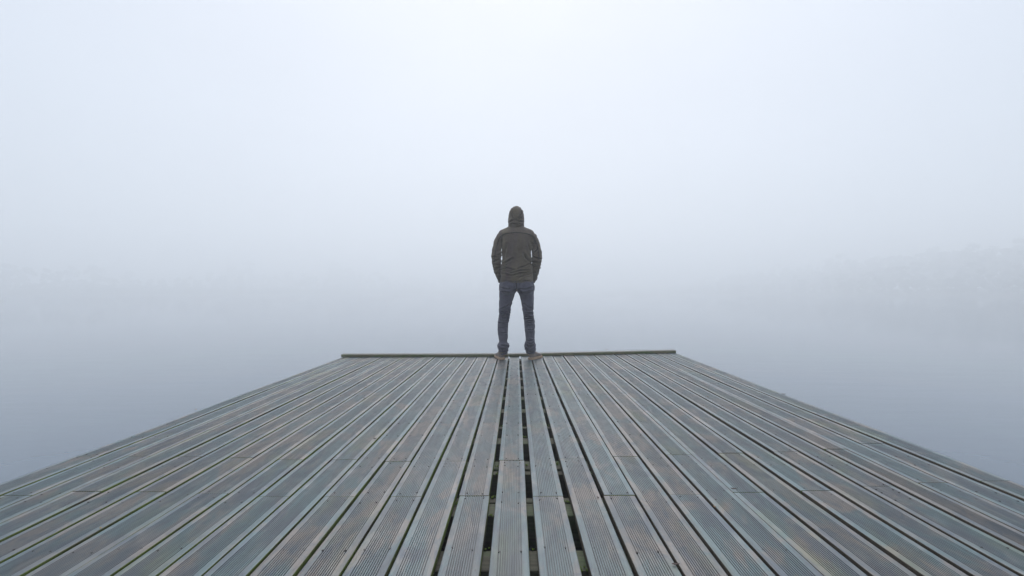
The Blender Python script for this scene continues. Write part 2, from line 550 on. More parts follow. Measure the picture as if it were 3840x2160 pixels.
# joints between the front and the rear length of each board, surveyed board by board
joint_px = {0: (269, 1715), 1: (99, 1864), 2: (389, 1716), 3: (300, 1851), 4: (500, 1717), 5: (550, 1850), 6: (880, 1720), 7: (779, 1855), 8: (1075, 1727), 9: (1015, 1865),
            10: (1280, 1727), 11: (1258, 1866), 12: (1480, 1730), 13: (1510, 1863), 14: (1687, 1727), 15: (1769, 1856.5), 16: (1918, 1723.5),
            17: (2060, 1859), 18: (2152, 1716.5), 19: (2326, 1853), 20: (2350, 1708), 21: (2568, 1850), 22: (2541, 1703), 23: (2805, 1839),
            24: (2732, 1695), 25: (3000, 1833), 26: (2920, 1689), 27: (3260, 1813), 28: (3070, 1680), 29: (3480, 1800), 30: (3290, 1655), 31: (3700, 1793)}
joints = {j: ground(*p).y for j, p in joint_px.items()}

TH = 0.028
def board_profile(w):
    """closed section of a grooved decking board; returns points and the material of each span"""
    r = 0.0035
    pts, mat = [], []
    hw = w / 2
    pts += [(-hw + r * .3, -TH), (-hw, -TH + r), (-hw, -r), (-hw + r * .3, -r * .3), (-hw + r, 0)]
    mat += [3, 3, 3, 0, 0]
    ng = 11
    g0, g1 = -hw + 0.0205, hw - 0.0205
    p = (g1 - g0) / ng
    for i in range(ng):
        c = g0 + p * (i + .5)
        pts += [(c - .0017, 0), (c - .0010, -.0024), (c + .0010, -.0024), (c + .0017, 0)]
        mat += [1, 1, 1, 0]
    pts += [(hw - r, 0), (hw - r * .3, -r * .3), (hw, -r), (hw, -TH + r), (hw - r * .3, -TH)]
    mat += [0, 2, 2, 2, 2]
    return pts, mat

NP_screws = []
joist_y = [(1.493, 1.61), (1.858, 1.966), (1.980, 2.022), (2.278, 2.322), (2.350, 2.457), (2.74, 2.85), (3.05, 3.092), (3.45, 3.555), (3.86, 3.97),
           (4.30, 4.41), (4.75, 4.86), (5.20, 5.31), (5.65, 5.76), (6.06, 6.17), (1.06, 1.17), (0.62, 0.73), (0.18, 0.29), (-0.26, -0.15), (-0.7, -.59), (-1.14, -1.03), (-1.58, -1.47)]

def add_board(j, y0, y1, seed):
    """one length of board j from y0 (near) to y1 (far)"""
    r = random.Random(seed)
    pitch_f = line_x(j + 1, y1) - line_x(j, y1)
    pitch_n = line_x(j + 1, y0) - line_x(j, y0)
    w = min((0.1165 if 14 < j < 19 else 0.1195) + r.uniform(-.0012, .0012), min(pitch_f, pitch_n) - 0.0035)
    pts, mat = board_profile(w)
    ymid = (y0 + y1) / 2
    cmid = (line_x(j, ymid) + line_x(j + 1, ymid)) / 2
    nseg = max(3, int((y1 - y0) / 0.3))
    rj = random.Random(7000 + j)              # both lengths of a board lie at the same height where they meet
    dz = rj.uniform(-.0018, .0018)
    ph = rj.uniform(0, 100)
    dz += r.uniform(-.0007, .0007)
    shift = r.uniform(-.002, .002)
    vv, ff, sl = [], [], []
    n = len(pts)
    for s in range(nseg + 1):
        y = y0 + (y1 - y0) * s / nseg
        c = (line_x(j, y) + line_x(j + 1, y)) / 2 - cmid + shift + 0.0022 * mnoise.noise(Vector((ph, y * .8, 0)))
        zz = dz + 0.0032 * mnoise.noise(Vector((ph, y * .9, 7)))
        cup = 0.0018 * mnoise.noise(Vector((ph, y * .5, 13)))
        for (px, pz) in pts:
            vv.append((c + px, y - ymid, zz + pz + cup * (px / (w / 2)) ** 2 + r.uniform(-.00015, .00015)))
    for s in range(nseg):
        for i in range(n):
            k = (i + 1) % n
            ff.append((s * n + i, s * n + k, (s + 1) * n + k, (s + 1) * n + i))
            sl.append(mat[i] if i < len(mat) else 3)
    ff.append(tuple(range(n - 1, -1, -1))); sl.append(2)
    ff.append(tuple(nseg * n + i for i in range(n))); sl.append(2)
    ff = [tuple(reversed(q)) for q in ff]
    o = obj("plank", vv, ff, [M_top, M_groove, M_side, M_bare], jetty, sl, loc=(cmid, ymid, 0))
    ys = [(a + b) / 2 + r.uniform(-.012, .012) for a, b in joist_y if a > y0 + .03 and b < y1 - .03]
    ys += [y0 + r.uniform(.022, .034), y1 - r.uniform(.022, .034)]
    for y in ys:
        c = (line_x(j, y) + line_x(j + 1, y)) / 2
        for sx in (-1, 1):
            if r.random() < 0.93:
                NP_screws.append((c + sx * w * .27 + r.uniform(-.006, .006), y + r.uniform(-.008, .008), dz))
    return o

for j in range(32):
    yj = joints[j]
    ymax = min(bar_y(line_x(j, 6.2)), bar_y(line_x(j + 1, 6.2))) + 0.100
    rr = random.Random(100 + j)
    g = rr.uniform(0.0028, 0.0055)
    if j == 23:                                    # this board has a short make-up piece at the far end
        yk = ground(2227, 1349.5).y
        add_board(j, yk + .003, ymax, 900 + j)
        add_board(j, yj + g, yk - .002, 300 + j)
    else:
        add_board(j, yj + g, ymax, 300 + j)
    add_board(j, -1.6, yj, 600 + j)

# joists and bearers under the boards
xl, xrr = near_x[0] + .02, near_x[-1] - .02
for i, (a, b) in enumerate(joist_y):
    x0, x1 = xl, xrr
    nx = 14
    vv, ff = [], []
    for s in range(nx + 1):
        x = x0 + (x1 - x0) * s / nx - (x0 + x1) / 2
        wob = 0.003 * mnoise.noise(Vector((x * 2, i * 3.3, 0)))
        for (yy, zz) in ((a, -.145), (a, -TH - .0045), (a + .004, -TH - .0025), (b - .004, -TH - .0025), (b, -TH - .0045), (b, -.145)):
            vv.append((x, yy + wob - (a + b) / 2, zz))
    for s in range(nx):
        for q in range(6):
            ff.append((s * 6 + q, s * 6 + (q + 1) % 6, (s + 1) * 6 + (q + 1) % 6, (s + 1) * 6 + q))
    ff += [tuple(range(5, -1, -1)), tuple(nx * 6 + q for q in range(6))]
    obj("joist", vv, ff, M_joist, jetty, loc=((x0 + x1) / 2, (a + b) / 2, 0))
for x in (xl + .12, -0.75, 0.75, xrr - .12):
    v, f = box(-.035, .035, -3.9, 3.9, -.32, -.1475)
    obj("bearer", v, f, M_joist, jetty, loc=(x, 2.3, 0))
for x in (xl + .12, xrr - .12):
    for y in (0.2, 3.0, 5.9):
        b_ = bmesh.new()
        bmesh.ops.create_cone(b_, cap_ends=True, segments=14, radius1=.09, radius2=.085, depth=1.6)
        me = bpy.data.meshes.new("pile"); b_.to_mesh(me); b_.free(); me.materials.append(M_joist)
        o = bpy.data.objects.new("pile", me); C.objects.link(o); o.parent = jetty
        o.location = (x + (.135 if x < 0 else -.135), y, -1.12)

# added unseen boards that block light round the deck edge, under the overhang
for x in (xl - .005, xrr + .005):
    v, f = box(-.022, .022, -3.95, 3.95, -.36, -.034)
    obj("rim_light_block", v, f, M_joist, jetty, loc=(x + (-.02 if x < 0 else .02), 2.27, 0))
v, f = box(-(xrr - xl) / 2 - .02, (xrr - xl) / 2 + .02, -.022, .022, -.36, -.034)
obj("rim_light_block", v, f, M_joist, jetty, loc=((xl + xrr) / 2, 6.225, 0))

# added black blocks under the deck, unseen, to darken the gaps between boards
M_gap_shade = plain("gap_shade_black", (0.008, 0.008, 0.009), 0.9, 0.08, 0.3, 8)
for fx0, fx1 in ((xl + .32, -1.25), (-1.2, -.80), (-.70, -.005), (.055, .70), (.80, 1.20), (1.25, xrr - .32)):
    for fy0, fy1 in ((-1.5, .95), (1.0, 3.4), (3.45, 5.95)):
        hx, hy = (fx1 - fx0) / 2, (fy1 - fy0) / 2
        v, f = box(-hx, hx, -hy, hy, -.62, -.37)
        o = obj("gap_shade_block", v, f, M_gap_shade, jetty, loc=((fx0 + fx1) / 2, (fy0 + fy1) / 2, 0))
        bv = o.modifiers.new("bevel", 'BEVEL'); bv.width = .03; bv.segments = 2
# moss grown in the joints and on the joists
rm = random.Random(5)
mv, mf = [], []
def tuft(x, y, z, r_):
    for q in range(rm.randint(3, 6)):
        v, f = ball((0, 0, 0), r_ * rm.uniform(.35, .8), sub=1)
        b = len(mv)
        ox, oy = rm.gauss(0, r_ * .6), rm.gauss(0, r_ * .9)
        mv.extend((p.x + x + ox, p.y * 1.3 + y + oy, p.z * .7 + z) for p in v)
        mf.extend(tuple(b + i for i in q2) for q2 in f)
for j in range(32):
    yj = joints[j]
    for k in (j, j + 1):
        if rm.random() < .5:
            tuft(line_x(k, yj), yj + rm.uniform(-.02, .02), -.024, rm.uniform(.004, .008))
for k in (14, 15, 16, 17, 18):
    for a, b in joist_y[:9]:
        if rm.random() < .55:
            tuft(line_x(k, a) + rm.uniform(-.004, .004), rm.choice((a, b)) , -.026, rm.uniform(.004, .009))
M_moss = plain("moss_green", (0.075, 0.115, 0.02), 0.95, 0.1, 0.5, 300)
o = obj("moss", mv, mf, M_moss, jetty); o["kind"] = "stuff"

# kerb timbers across the far end
def kerb(x0, x1, seed):
    nx = 16
    vv, ff = [], []
    a0 = bar_y(x0); a1 = bar_y(x1)
    cx, cyy = (x0 + x1) / 2, (a0 + a1) / 2
    sec = [(0.004, .003), (0, .008), (0, .030), (.005, .0345), (.098, .0345), (.104, .029), (.104, .003)]
    for s in range(nx + 1):
        t = s / nx
        x = x0 + (x1 - x0) * t
        y = a0 + (a1 - a0) * t + .0025 * mnoise.noise(Vector((x * 1.7, seed, 0)))
        for (yy, zz) in sec:
            vv.append((x - cx, y + yy - cyy, zz + .0015 * mnoise.noise(Vector((x * 2, seed + 5, zz * 40)))))
    k = len(sec)
    for s in range(nx):
        for q in range(k):
            ff.append((s * k + q, (s + 1) * k + q, (s + 1) * k + (q + 1) % k, s * k + (q + 1) % k))
    ff += [tuple(range(k)), tuple(nx * k + q for q in range(k - 1, -1, -1))]
    return obj("kerb_timber", vv, ff, M_bar, jetty, loc=(cx, cyy, 0))
kerb(ground(1277, 1340.5).x, ground(1590, 1339.7).x - .002, 1.0)
kerb(ground(1590, 1339.7).x + .001, ground(1908, 1338.5).x - .002, 2.0)
kerb(ground(1908, 1338.5).x + .001, ground(2532, 1323).x, 3.0)

sv, sf = [], []
for (x, y, z) in NP_screws:
    b = len(sv)
    zt = z + .0006
    sv.append((x, y, zt - .0006))
    for i in range(7):
        a = i * 2 * math.pi / 7
        sv.append((x + .0035 * math.cos(a), y + .0035 * math.sin(a), zt))
    for i in range(7):
        a = i * 2 * math.pi / 7
        sv.append((x + .0035 * math.cos(a), y + .0035 * math.sin(a), zt - .006))
    for i in range(7):
        k = (i + 1) % 7
        sf.append((b, b + 1 + i, b + 1 + k))
        sf.append((b + 8 + i, b + 8 + k, b + 1 + k, b + 1 + i))
o = obj("screw_heads", sv, sf, M_screw, jetty)
o["kind"] = "stuff"

# ------------------------------------------------------------------ the man
PX, PY = -0.031, 5.985
person = empty("person", (PX, PY, TILT * PX))
tag(person, "man in dark hooded jacket and grey blue jeans, back turned, at the jetty end", "person")
S = 0.001407
def cx_(c): return (c - 430) * S
def cz_(c): return (1340 - c) * S

def loft(rings, n=28, ref=None, expo=2.0, cap=True):
    """rings: (centre, half-width, half-depth) with horizontal sections, or sections square to the path if ref is given"""
    vv, ff = [], []
    ctr = [Vector(r[0]) for r in rings]
    for i, (c, a, b) in enumerate(rings):
        c = Vector(c)
        if ref is None:
            u, w = Vector((1, 0, 0)), Vector((0, 1, 0))
        else:
            t = (ctr[min(i + 1, len(ctr) - 1)] - ctr[max(i - 1, 0)]).normalized()
            u = (Vector(ref) - t * t.dot(Vector(ref))).normalized()
            w = t.cross(u)
        for k in range(n):
            an = 2 * math.pi * k / n
            ca, sa = math.cos(an), math.sin(an)
            vv.append(c + u * a * math.copysign(abs(ca) ** (2 / expo), ca) + w * b * math.copysign(abs(sa) ** (2 / expo), sa))
    for i in range(len(rings) - 1):
        for k in range(n):
            q = (k + 1) % n
            ff.append((i * n + k, i * n + q, (i + 1) * n + q, (i + 1) * n + k))
    if cap:
        ff.append(tuple(range(n - 1, -1, -1)))
        ff.append(tuple((len(rings) - 1) * n + k for k in range(n)))
    return vv, ff

def dens(rings, sub=3):
    """Catmull-Rom through the rings"""
    out = []
    m = len(rings)
    P = [list(r[0]) + [r[1], r[2]] for r in rings]
    for i in range(m - 1):
        p0, p1, p2, p3 = P[max(i - 1, 0)], P[i], P[i + 1], P[min(i + 2, m - 1)]
        for s in range(sub):
            t = s / sub
            q = [0.5 * ((2 * b) + (-a + c) * t + (2 * a - 5 * b + 4 * c - d) * t * t + (-a + 3 * b - 3 * c + d) * t ** 3) for a, b, c, d in zip(p0, p1, p2, p3)]
            out.append((q[:3], max(q[3], .002), max(q[4], .002)))
    out.append(rings[-1])
    return out

def fuse(pieces, voxel, smooth=2, factor=0.5):
    """closed shells -> one continuous surface (verts, faces)"""
    vv, ff = [], []
    for v, f in pieces:
        b = len(vv)
        vv += [tuple(q) for q in v]
        ff += [tuple(b + i for i in q) for q in f]
    me = bpy.data.meshes.new("fuse"); me.from_pydata(vv, [], ff)
    b_ = bmesh.new(); b_.from_mesh(me)
    bmesh.ops.recalc_face_normals(b_, faces=b_.faces[:])
    b_.to_mesh(me); b_.free()
    o = bpy.data.objects.new("fuse", me); C.objects.link(o)
    m = o.modifiers.new("r", 'REMESH'); m.mode = 'VOXEL'; m.voxel_size = voxel; m.adaptivity = 0
    if smooth:
        s = o.modifiers.new("s", 'SMOOTH'); s.iterations = smooth; s.factor = factor
    dg = bpy.context.evaluated_depsgraph_get(); dg.update()
    ev = o.evaluated_get(dg).to_mesh()
    rv = [q.co.copy() for q in ev.vertices]
    rn = [q.normal.copy() for q in ev.vertices]
    rf = [tuple(p.vertices) for p in ev.polygons]
    o.evaluated_get(dg).to_mesh_clear()
    bpy.data.objects.remove(o); bpy.data.meshes.remove(me)
    return rv, rn, rf

def seg_d(px, pz, ax, az_, bx, bz):
    dx, dz = bx - ax, bz - az_
    L = dx * dx + dz * dz
    t = 0 if L == 0 else max(0, min(1, ((px - ax) * dx + (pz - az_) * dz) / L))
    return math.hypot(px - ax - dx * t, pz - az_ - dz * t), t

def wrinkle(rv, rn, strokes, amp_noise, fs, yoke=None):
    """push the surface along its normal by the folds the photo shows (back only) and by soft random folds all round"""
    out = []
    for p, nn in zip(rv, rn):
        d = amp_noise * mnoise.noise(Vector((p.x * fs[0], p.y * fs[1], p.z * fs[2])))
        d += amp_noise * .5 * mnoise.noise(Vector((p.x * fs[0] * 2.1 + 9, p.y * fs[1] * 2.1, p.z * fs[2] * 2.1)))
        if yoke and nn.y < 0.3:              # the yoke is a second layer of cloth lying over the back
            zy = None
            for (xa, za), (xb, zb) in zip(yoke, yoke[1:]):
                if xa <= p.x <= xb:
                    zy = za + (zb - za) * (p.x - xa) / (xb - xa)
            if zy is not None and p.z > zy - .006:
                d += .006 * min(1, (p.z - zy + .006) / .007)
        if nn.y < 0.25:
            k = min(1, (0.25 - nn.y) / 0.5)
            for pts, amp, wd in strokes:
                if not (min(q[0] for q in pts) - 3 * wd < p.x < max(q[0] for q in pts) + 3 * wd and min(q[1] for q in pts) - 3 * wd < p.z < max(q[1] for q in pts) + 3 * wd):
                    continue
                best, tt = 9, 0
                m = len(pts) - 1
                for i in range(m):
                    ds, t = seg_d(p.x, p.z, *pts[i], *pts[i + 1])
                    if ds < best: best, tt = ds, (i + t) / m
                taper = min(1, 4 * tt + .25, 4 * (1 - tt) + .25)
                g = math.exp(-(best / wd) ** 2)
                # a fold: a valley with a softer ridge beside it
                g2 = math.exp(-((best - 1.7 * wd) / (1.1 * wd)) ** 2)
                d += k * 3.3 * amp * taper * (-g + .45 * g2)
        out.append(p + nn * d)
    return out

def c2(pts):   # jacket survey crop -> metres
    return [(cx_(131.7 + x * .515), cz_(y * .515)) for x, y in pts]
def c3(pts):   # jeans survey crop -> metres
    return [(cx_(131.7 + x * .515), cz_(658.5 + y * .515)) for x, y in pts]

# --- jacket: torso and both sleeves in one surface
torso = [((.006, .004, cz_(704)), .186, .132), ((.006, .004, cz_(690)), .190, .136), ((.006, .003, cz_(640)), .189, .136), ((.006, 0, cz_(590)), .187, .133), ((.004, -.004, cz_(540)), .176, .130),
         ((.004, -.008, cz_(490)), .174, .130), ((.003, -.012, cz_(430)), .178, .134), ((.003, -.014, cz_(370)), .185, .132), ((.002, -.014, cz_(325)), .193, .122),
         ((.001, -.012, cz_(302)), .210, .108), ((.0, -.006, cz_(280)), .188, .094), ((-.001, 0, cz_(264)), .150, .084), ((-.002, .006, cz_(250)), .112, .079), ((-.003, .012, cz_(240)), .086, .078), ((-.003, .016, cz_(225)), .078, .078)]
armL = [((-.120, -.010, cz_(322)), .050, .060), ((-.172, -.012, cz_(332)), .058, .066), ((-.199, -.015, cz_(356)), .055, .067), ((-.216, -.020, cz_(400)), .052, .064), ((-.228, -.026, cz_(450)), .056, .064), ((-.232, -.026, cz_(495)), .058, .062),
        ((-.230, -.008, cz_(530)), .053, .058), ((-.226, .020, cz_(565)), .051, .054), ((-.221, .052, cz_(600)), .047, .049), ((-.207, .085, cz_(640)), .040, .043), ((-.196, .110, cz_(668)), .035, .038), ((-.186, .128, cz_(688)), .031, .034)]
armR = [((.122, -.010, cz_(322)), .050, .060), ((.176, -.012, cz_(332)), .058, .066), ((.204, -.015, cz_(356)), .056, .067), ((.226, -.020, cz_(400)), .053, .064), ((.238, -.026, cz_(450)), .059, .064), ((.240, -.026, cz_(500)), .060, .062),
        ((.236, -.008, cz_(532)), .055, .058), ((.231, .020, cz_(566)), .052, .054), ((.224, .052, cz_(602)), .046, .049), ((.213, .085, cz_(640)), .042, .043), ((.203, .110, cz_(668)), .037, .038), ((.193, .128, cz_(688)), .032, .034)]
rv, rn, rf = fuse([loft(dens(torso), 40, expo=2.35)], 0.0065, 3)
W1 = .0085
jk = [(c2([(345, 650), (352, 760), (345, 900), (350, 1010)]), .010, .010), (c2([(850, 650), (868, 730), (838, 840), (828, 960)]), .010, .010),
      (c2([(760, 750), (800, 850), (828, 940)]), .006, .012), (c2([(430, 760), (400, 860), (385, 960)]), .005, .014),
      (c2([(380, 1080), (450, 1035), (530, 990)]), .007, .012), (c2([(690, 900), (735, 985), (800, 1050)]), .007, .012),
      (c2([(600, 1150), (720, 1112), (832, 1050)]), .008, W1), (c2([(338, 1160), (430, 1138), (560, 1176)]), .008, W1), (c2([(470, 1232), (640, 1182), (820, 1176)]), .008, W1),
      (c2([(335, 1215), (420, 1240), (490, 1268)]), .007, W1), (c2([(500, 1262), (640, 1228), (780, 1222)]), .006, W1), (c2([(620, 1296), (740, 1262), (838, 1215)]), .006, W1),
      (c2([(345, 1120), (420, 1095), (470, 1060)]), .006, W1), (c2([(540, 620), (545, 800), (540, 960)]), -.003, .03),
      (c2([(330, 1336), (460, 1350), (580, 1353), (720, 1348), (840, 1326)]), .005, .005),
      (c2([(270, 935), (300, 925), (345, 895)]), .008, W1), (c2([(205, 1045), (270, 1020), (335, 985)]), .008, W1), (c2([(212, 1085), (270, 1080), (335, 1060)]), .009, W1),
      (c2([(215, 1170), (270, 1150), (325, 1120)]), .008, W1), (c2([(245, 1235), (290, 1215), (325, 1190)]), .006, W1), (c2([(190, 970), (240, 960), (280, 975)]), .005, W1),
      (c2([(850, 905), (890, 870), (925, 830)]), .007, W1), (c2([(845, 960), (920, 985), (990, 1000)]), .008, W1), (c2([(850, 1030), (910, 1050), (965, 1055)]), .009, W1),
      (c2([(850, 1090), (910, 1120), (970, 1105)]), .008, W1), (c2([(850, 1160), (900, 1190), (935, 1200)]), .008, W1), (c2([(870, 1130), (900, 1140), (950, 1150)]), .005, W1)]
YK = c2([(270, 760), (300, 690), (350, 625), (430, 594), (580, 581), (750, 598), (850, 640), (880, 705), (905, 770)])
jv = wrinkle(rv, rn, jk, .006, (9, 9, 16), YK)
jacket = obj("jacket", jv, rf, M_jacket, person, smooth=True)
allv, allf = list(jv), list(rf)
for path in (armL, armR):                 # each sleeve is set into the body of the jacket
    sv_, sn_, sf_ = fuse([loft(dens(path), 28, ref=(1, 0, 0))], 0.006, 2)
    sv_ = wrinkle(sv_, sn_, jk, .007, (11, 11, 20), YK)
    obj("sleeve", sv_, sf_, M_jacket, jacket, smooth=True)
    b0 = len(allv)
    allv += sv_; allf += [tuple(b0 + i for i in q) for q in sf_]
jbvh = BVHTree.FromPolygons(allv, allf)

def strip(name, pts, bvh, mat, parent, rad=.0022, off=.0006):
    """a thin sewn line laid on the back of a garment"""
    line = []
    for (a, b) in zip(pts, pts[1:]):
        m = max(2, int(math.hypot(b[0] - a[0], b[1] - a[1]) / .008))
        for i in range(m):
            t = i / m
            line.append((a[0] + (b[0] - a[0]) * t, a[1] + (b[1] - a[1]) * t))
    line.append(pts[-1])
    P3 = []
    for (x, z) in line:
        h = bvh.ray_cast(Vector((x, -1, z)), Vector((0, 1, 0)))
        if h[0] is not None:
            P3.append(h[0] + h[1] * off)
    rings = [(p, rad, rad) for p in P3]
    if len(rings) < 3:
        return None
    v, f = loft(rings, 6, ref=(.3, 1, .2))
    return obj(name, v, f, mat, parent, smooth=True)
def soft(pts, k=6):
    r = dens([((x, z, 0), .01, .01) for x, z in pts], k)
    return [(q[0][0], q[0][1]) for q in r]
strip("seam", soft(c2([(226, 1080), (228, 1010), (250, 880), (275, 780), (300, 690), (350, 625), (430, 594), (580, 581), (750, 598), (850, 640), (880, 705), (915, 790), (935, 880), (940, 1000)])), jbvh, M_seam, jacket, .0048)
strip("seam", soft(c2([(330, 1334), (460, 1348), (580, 1352), (720, 1346), (838, 1326)])), jbvh, M_seam, jacket, .0016)
# zip down the front, on the side away from the deck
zp = []
for i in range(40):
    z = .935 + .58 * i / 39
    h = jbvh.ray_cast(Vector((0, 1, z)), Vector((0, -1, 0)))
    if h[0] is not None:
        zp.append((h[0] + h[1] * .001, .006, .0025))
v, f = loft(zp, 8, ref=(1, 0, 0))
obj("zip", v, f, M_seam, jacket, smooth=True)
# cuffs with a little strap on the right one
for sgn, path in ((-1, armL), (1, armR)):
    a, b = Vector(path[-2][0]), Vector(path[-1][0])
    d = (b - a).normalized()
    r0 = path[-1][1]
    v, f = loft([(b - d * .016, r0 + .001, r0 + .001), (b - d * .012, r0 + .005, r0 + .005), (b + d * .012, r0 + .003, r0 + .003), (b + d * .018, r0 - .001, r0 - .001), (b + d * .012, r0 - .008, r0 - .008)], 24, ref=(1, 0, 0))
    cf = obj("cuff", v, f, M_jacket, jacket, smooth=True)
v, f = box(-.006, .012, -.010, .012, -.019, .019)
o = obj("cuff_strap", v, f, M_jacket, jacket, loc=(.236, .100, cz_(670)))
o.rotation_euler = (R(20), R(25), R(-10))
bv = o.modifiers.new("bevel", 'BEVEL'); bv.width = .003; bv.segments = 2

# --- hood: open in front, drawn up over the head
hood_prof = [(cz_(252), .088, .094, .012), (cz_(240), .0935, .104, .018), (cz_(225), .0935, .111, .022), (cz_(205), .094, .116, .025), (cz_(180), .0935, .119, .027), (cz_(155), .0915, .119, .027),
             (cz_(130), .0870, .115, .026), (cz_(108), .0770, .105, .024), (cz_(90), .0625, .090, .022), (cz_(78), .045, .068, .020), (cz_(70), .026, .043, .020), (cz_(66), .008, .016, .020)]
dn = dens([((0, c, z), a, b) for z, a, b, c in hood_prof], 4)
nh = 60
hv_, hf_ = [], []
strk = [(c2([(515, 150), (512, 230), (515, 300), (535, 370)]), .004, .006), (c2([(662, 165), (668, 230), (655, 290), (610, 350)]), .004, .006), (c2([(525, 345), (590, 378), (690, 325)]), .007, .008),
        (c2([(465, 405), (540, 378), (600, 395), (690, 400)]), .006, .009), (c2([(480, 440), (570, 432), (690, 445)]), .006, .006), (c2([(560, 330), (620, 350), (640, 300)]), .004, .007)]
for i, (c, a, b) in enumerate(dn):
    z = c[2]
    open_half = R(52) * max(0.0, min(1.0, (1.775 - z) / .05)) + R(3)
    for k in range(nh + 1):
        th = math.pi / 2 + open_half + (2 * math.pi - 2 * open_half) * k / nh
        x = a * math.copysign(abs(math.cos(th)) ** .93, math.cos(th)) - .001
        y = c[1] + b * math.copysign(abs(math.sin(th)) ** .93, math.sin(th))
        hv_.append(Vector((x, y, z)))
    # (front edge left open for the face)
for i in range(len(dn) - 1):
    for k in range(nh):
        hf_.append((i * (nh + 1) + k, i * (nh + 1) + k + 1, (i + 1) * (nh + 1) + k + 1, (i + 1) * (nh + 1) + k))
tmp = bpy.data.meshes.new("t"); tmp.from_pydata(hv_, [], hf_); tmp.update()
hn = [q.normal.copy() for q in tmp.vertices]
ctr = Vector((0, .02, 1.65))
if sum((n_).dot((p - ctr).normalized()) for p, n_ in zip(hv_, hn)) < 0:
    hn = [-q for q in hn]; hf_ = [tuple(reversed(q)) for q in hf_]
bpy.data.meshes.remove(tmp)
hv_ = wrinkle(hv_, hn, strk, .004, (13, 13, 18))
hood = obj("hood", hv_, hf_, M_jacket, jacket, smooth=True)
so = hood.modifiers.new("thick", 'SOLIDIFY'); so.thickness = .005; so.offset = -1
hbvh = BVHTree.FromPolygons(hv_, hf_)
strip("seam", soft(c2([(540, 140), (516, 190), (512, 260), (520, 340)])), hbvh, M_seam, jacket, .0014)
strip("seam", soft(c2([(640, 145), (664, 200), (662, 270), (640, 330)])), hbvh, M_seam, jacket, .0014)

# --- jeans: seat and two legs in one surface
pel = [((.006, .002, cz_(672)), .180, .118), ((.006, .0, cz_(700)), .192, .122), ((.005, -.002, cz_(735)), .200, .128), ((.005, -.002, cz_(756)), .196, .122), ((.005, 0, cz_(766)), .13, .085)]
def leg(tab, ys, kd):
    out = []
    for c, o_, i_ in tab:
        a = abs(o_ - i_) * S / 2
        y = ys(c)
        out.append(((cx_((o_ + i_) / 2), y, cz_(c)), a, a * kd(c)))
    return out
def leg_y(c):
    return .012 * math.sin((c - 760) / 540 * math.pi) - .004 - .022 * max(0, (c - 1000) / 300)
def leg_k(c): return 1.16 if c < 900 else (1.14 if c < 1180 else 1.2)
legL = leg([(755, 293, 425), (780, 289, 429), (800, 288, 419), (850, 287, 402), (900, 285, 388), (950, 286, 382), (1000, 281, 374), (1030, 277, 367), (1050, 275, 363), (1100, 275, 361), (1150, 280, 361), (1195, 288, 356),
            (1210, 279, 368), (1226, 271, 373), (1246, 277, 367), (1268, 287, 360), (1297, 291, 358)], leg_y, leg_k)
legR = leg([(755, 573, 437), (780, 577, 438), (800, 576, 451), (850, 576, 466), (900, 575, 476), (950, 572, 484), (1000, 578, 491), (1020, 584, 494), (1050, 585, 496), (1100, 585, 500), (1150, 582, 505), (1188, 584, 508),
            (1205, 588, 501), (1225, 592, 495), (1246, 592, 498), (1266, 590, 506), (1292, 588, 511)], leg_y, leg_k)
but = [ball((-.088, -.062, cz_(742)), .092, (1.0, .82, .95)), ball((.098, -.062, cz_(742)), .092, (1.0, .82, .95)), ball((-.140, .108, cz_(744)), .070, (1, .72, 1.25)), ball((.150, .108, cz_(744)), .070, (1, .72, 1.25))]
rv, rn, rf = fuse([loft(dens(pel), 40, expo=2.2), loft(dens(legL), 28), loft(dens(legR), 28)] + but, 0.0065, 3)
W2 = .0075
jn = [([(.0045, .93), (.005, .80)], .007, .008),
      (c3([(315, 222), (420, 252), (545, 240)]), .009, W2), (c3([(630, 240), (740, 256), (855, 205)]), .009, W2), (c3([(330, 168), (430, 198), (480, 195)]), .006, W2), (c3([(850, 162), (740, 200), (660, 195)]), .006, W2),
      (c3([(325, 525), (430, 472), (515, 390)]), .007, W2), (c3([(330, 545), (400, 560), (490, 560)]), .006, W2), (c3([(300, 590), (400, 575), (490, 604)]), .008, W2), (c3([(296, 645), (390, 655), (475, 634)]), .009, W2),
      (c3([(294, 692), (380, 705), (462, 685)]), .009, W2), (c3([(285, 745), (370, 738), (452, 742)]), .008, W2), (c3([(300, 615), (380, 622), (480, 590)]), .005, W2), (c3([(300, 668), (400, 675), (465, 660)]), .005, W2),
      (c3([(680, 420), (760, 460), (835, 515)]), .007, W2), (c3([(670, 492), (760, 534), (862, 540)]), .007, W2), (c3([(690, 568), (780, 580), (862, 605)]), .008, W2), (c3([(690, 642), (780, 626), (866, 660)]), .009, W2),
      (c3([(700, 692), (800, 664), (870, 690)]), .009, W2), (c3([(712, 745), (800, 735), (884, 745)]), .008, W2), (c3([(700, 605), (780, 600), (860, 630)]), .005, W2), (c3([(705, 718), (800, 705), (880, 716)]), .005, W2),
      (c3([(280, 820), (360, 812), (450, 800)]), .005, W2), (c3([(310, 890), (380, 900), (440, 890)]), .004, W2), (c3([(715, 838), (800, 852), (880, 846)]), .005, W2), (c3([(730, 1022), (800, 1020), (870, 1000)]), .005, W2),
      (c3([(285, 1112), (380, 1150), (445, 1105)]), .010, W2), (c3([(300, 1165), (390, 1182), (445, 1150)]), .009, W2), (c3([(305, 1206), (380, 1212), (440, 1200)]), .008, W2), (c3([(330, 1090), (400, 1100), (430, 1088)]), .007, W2),
      (c3([(725, 1088), (800, 1122), (885, 1060)]), .010, W2), (c3([(715, 1132), (800, 1155), (892, 1130)]), .010, W2), (c3([(735, 1172), (820, 1190), (885, 1155)]), .009, W2), (c3([(740, 1058), (810, 1070), (880, 1035)]), .006, W2)]
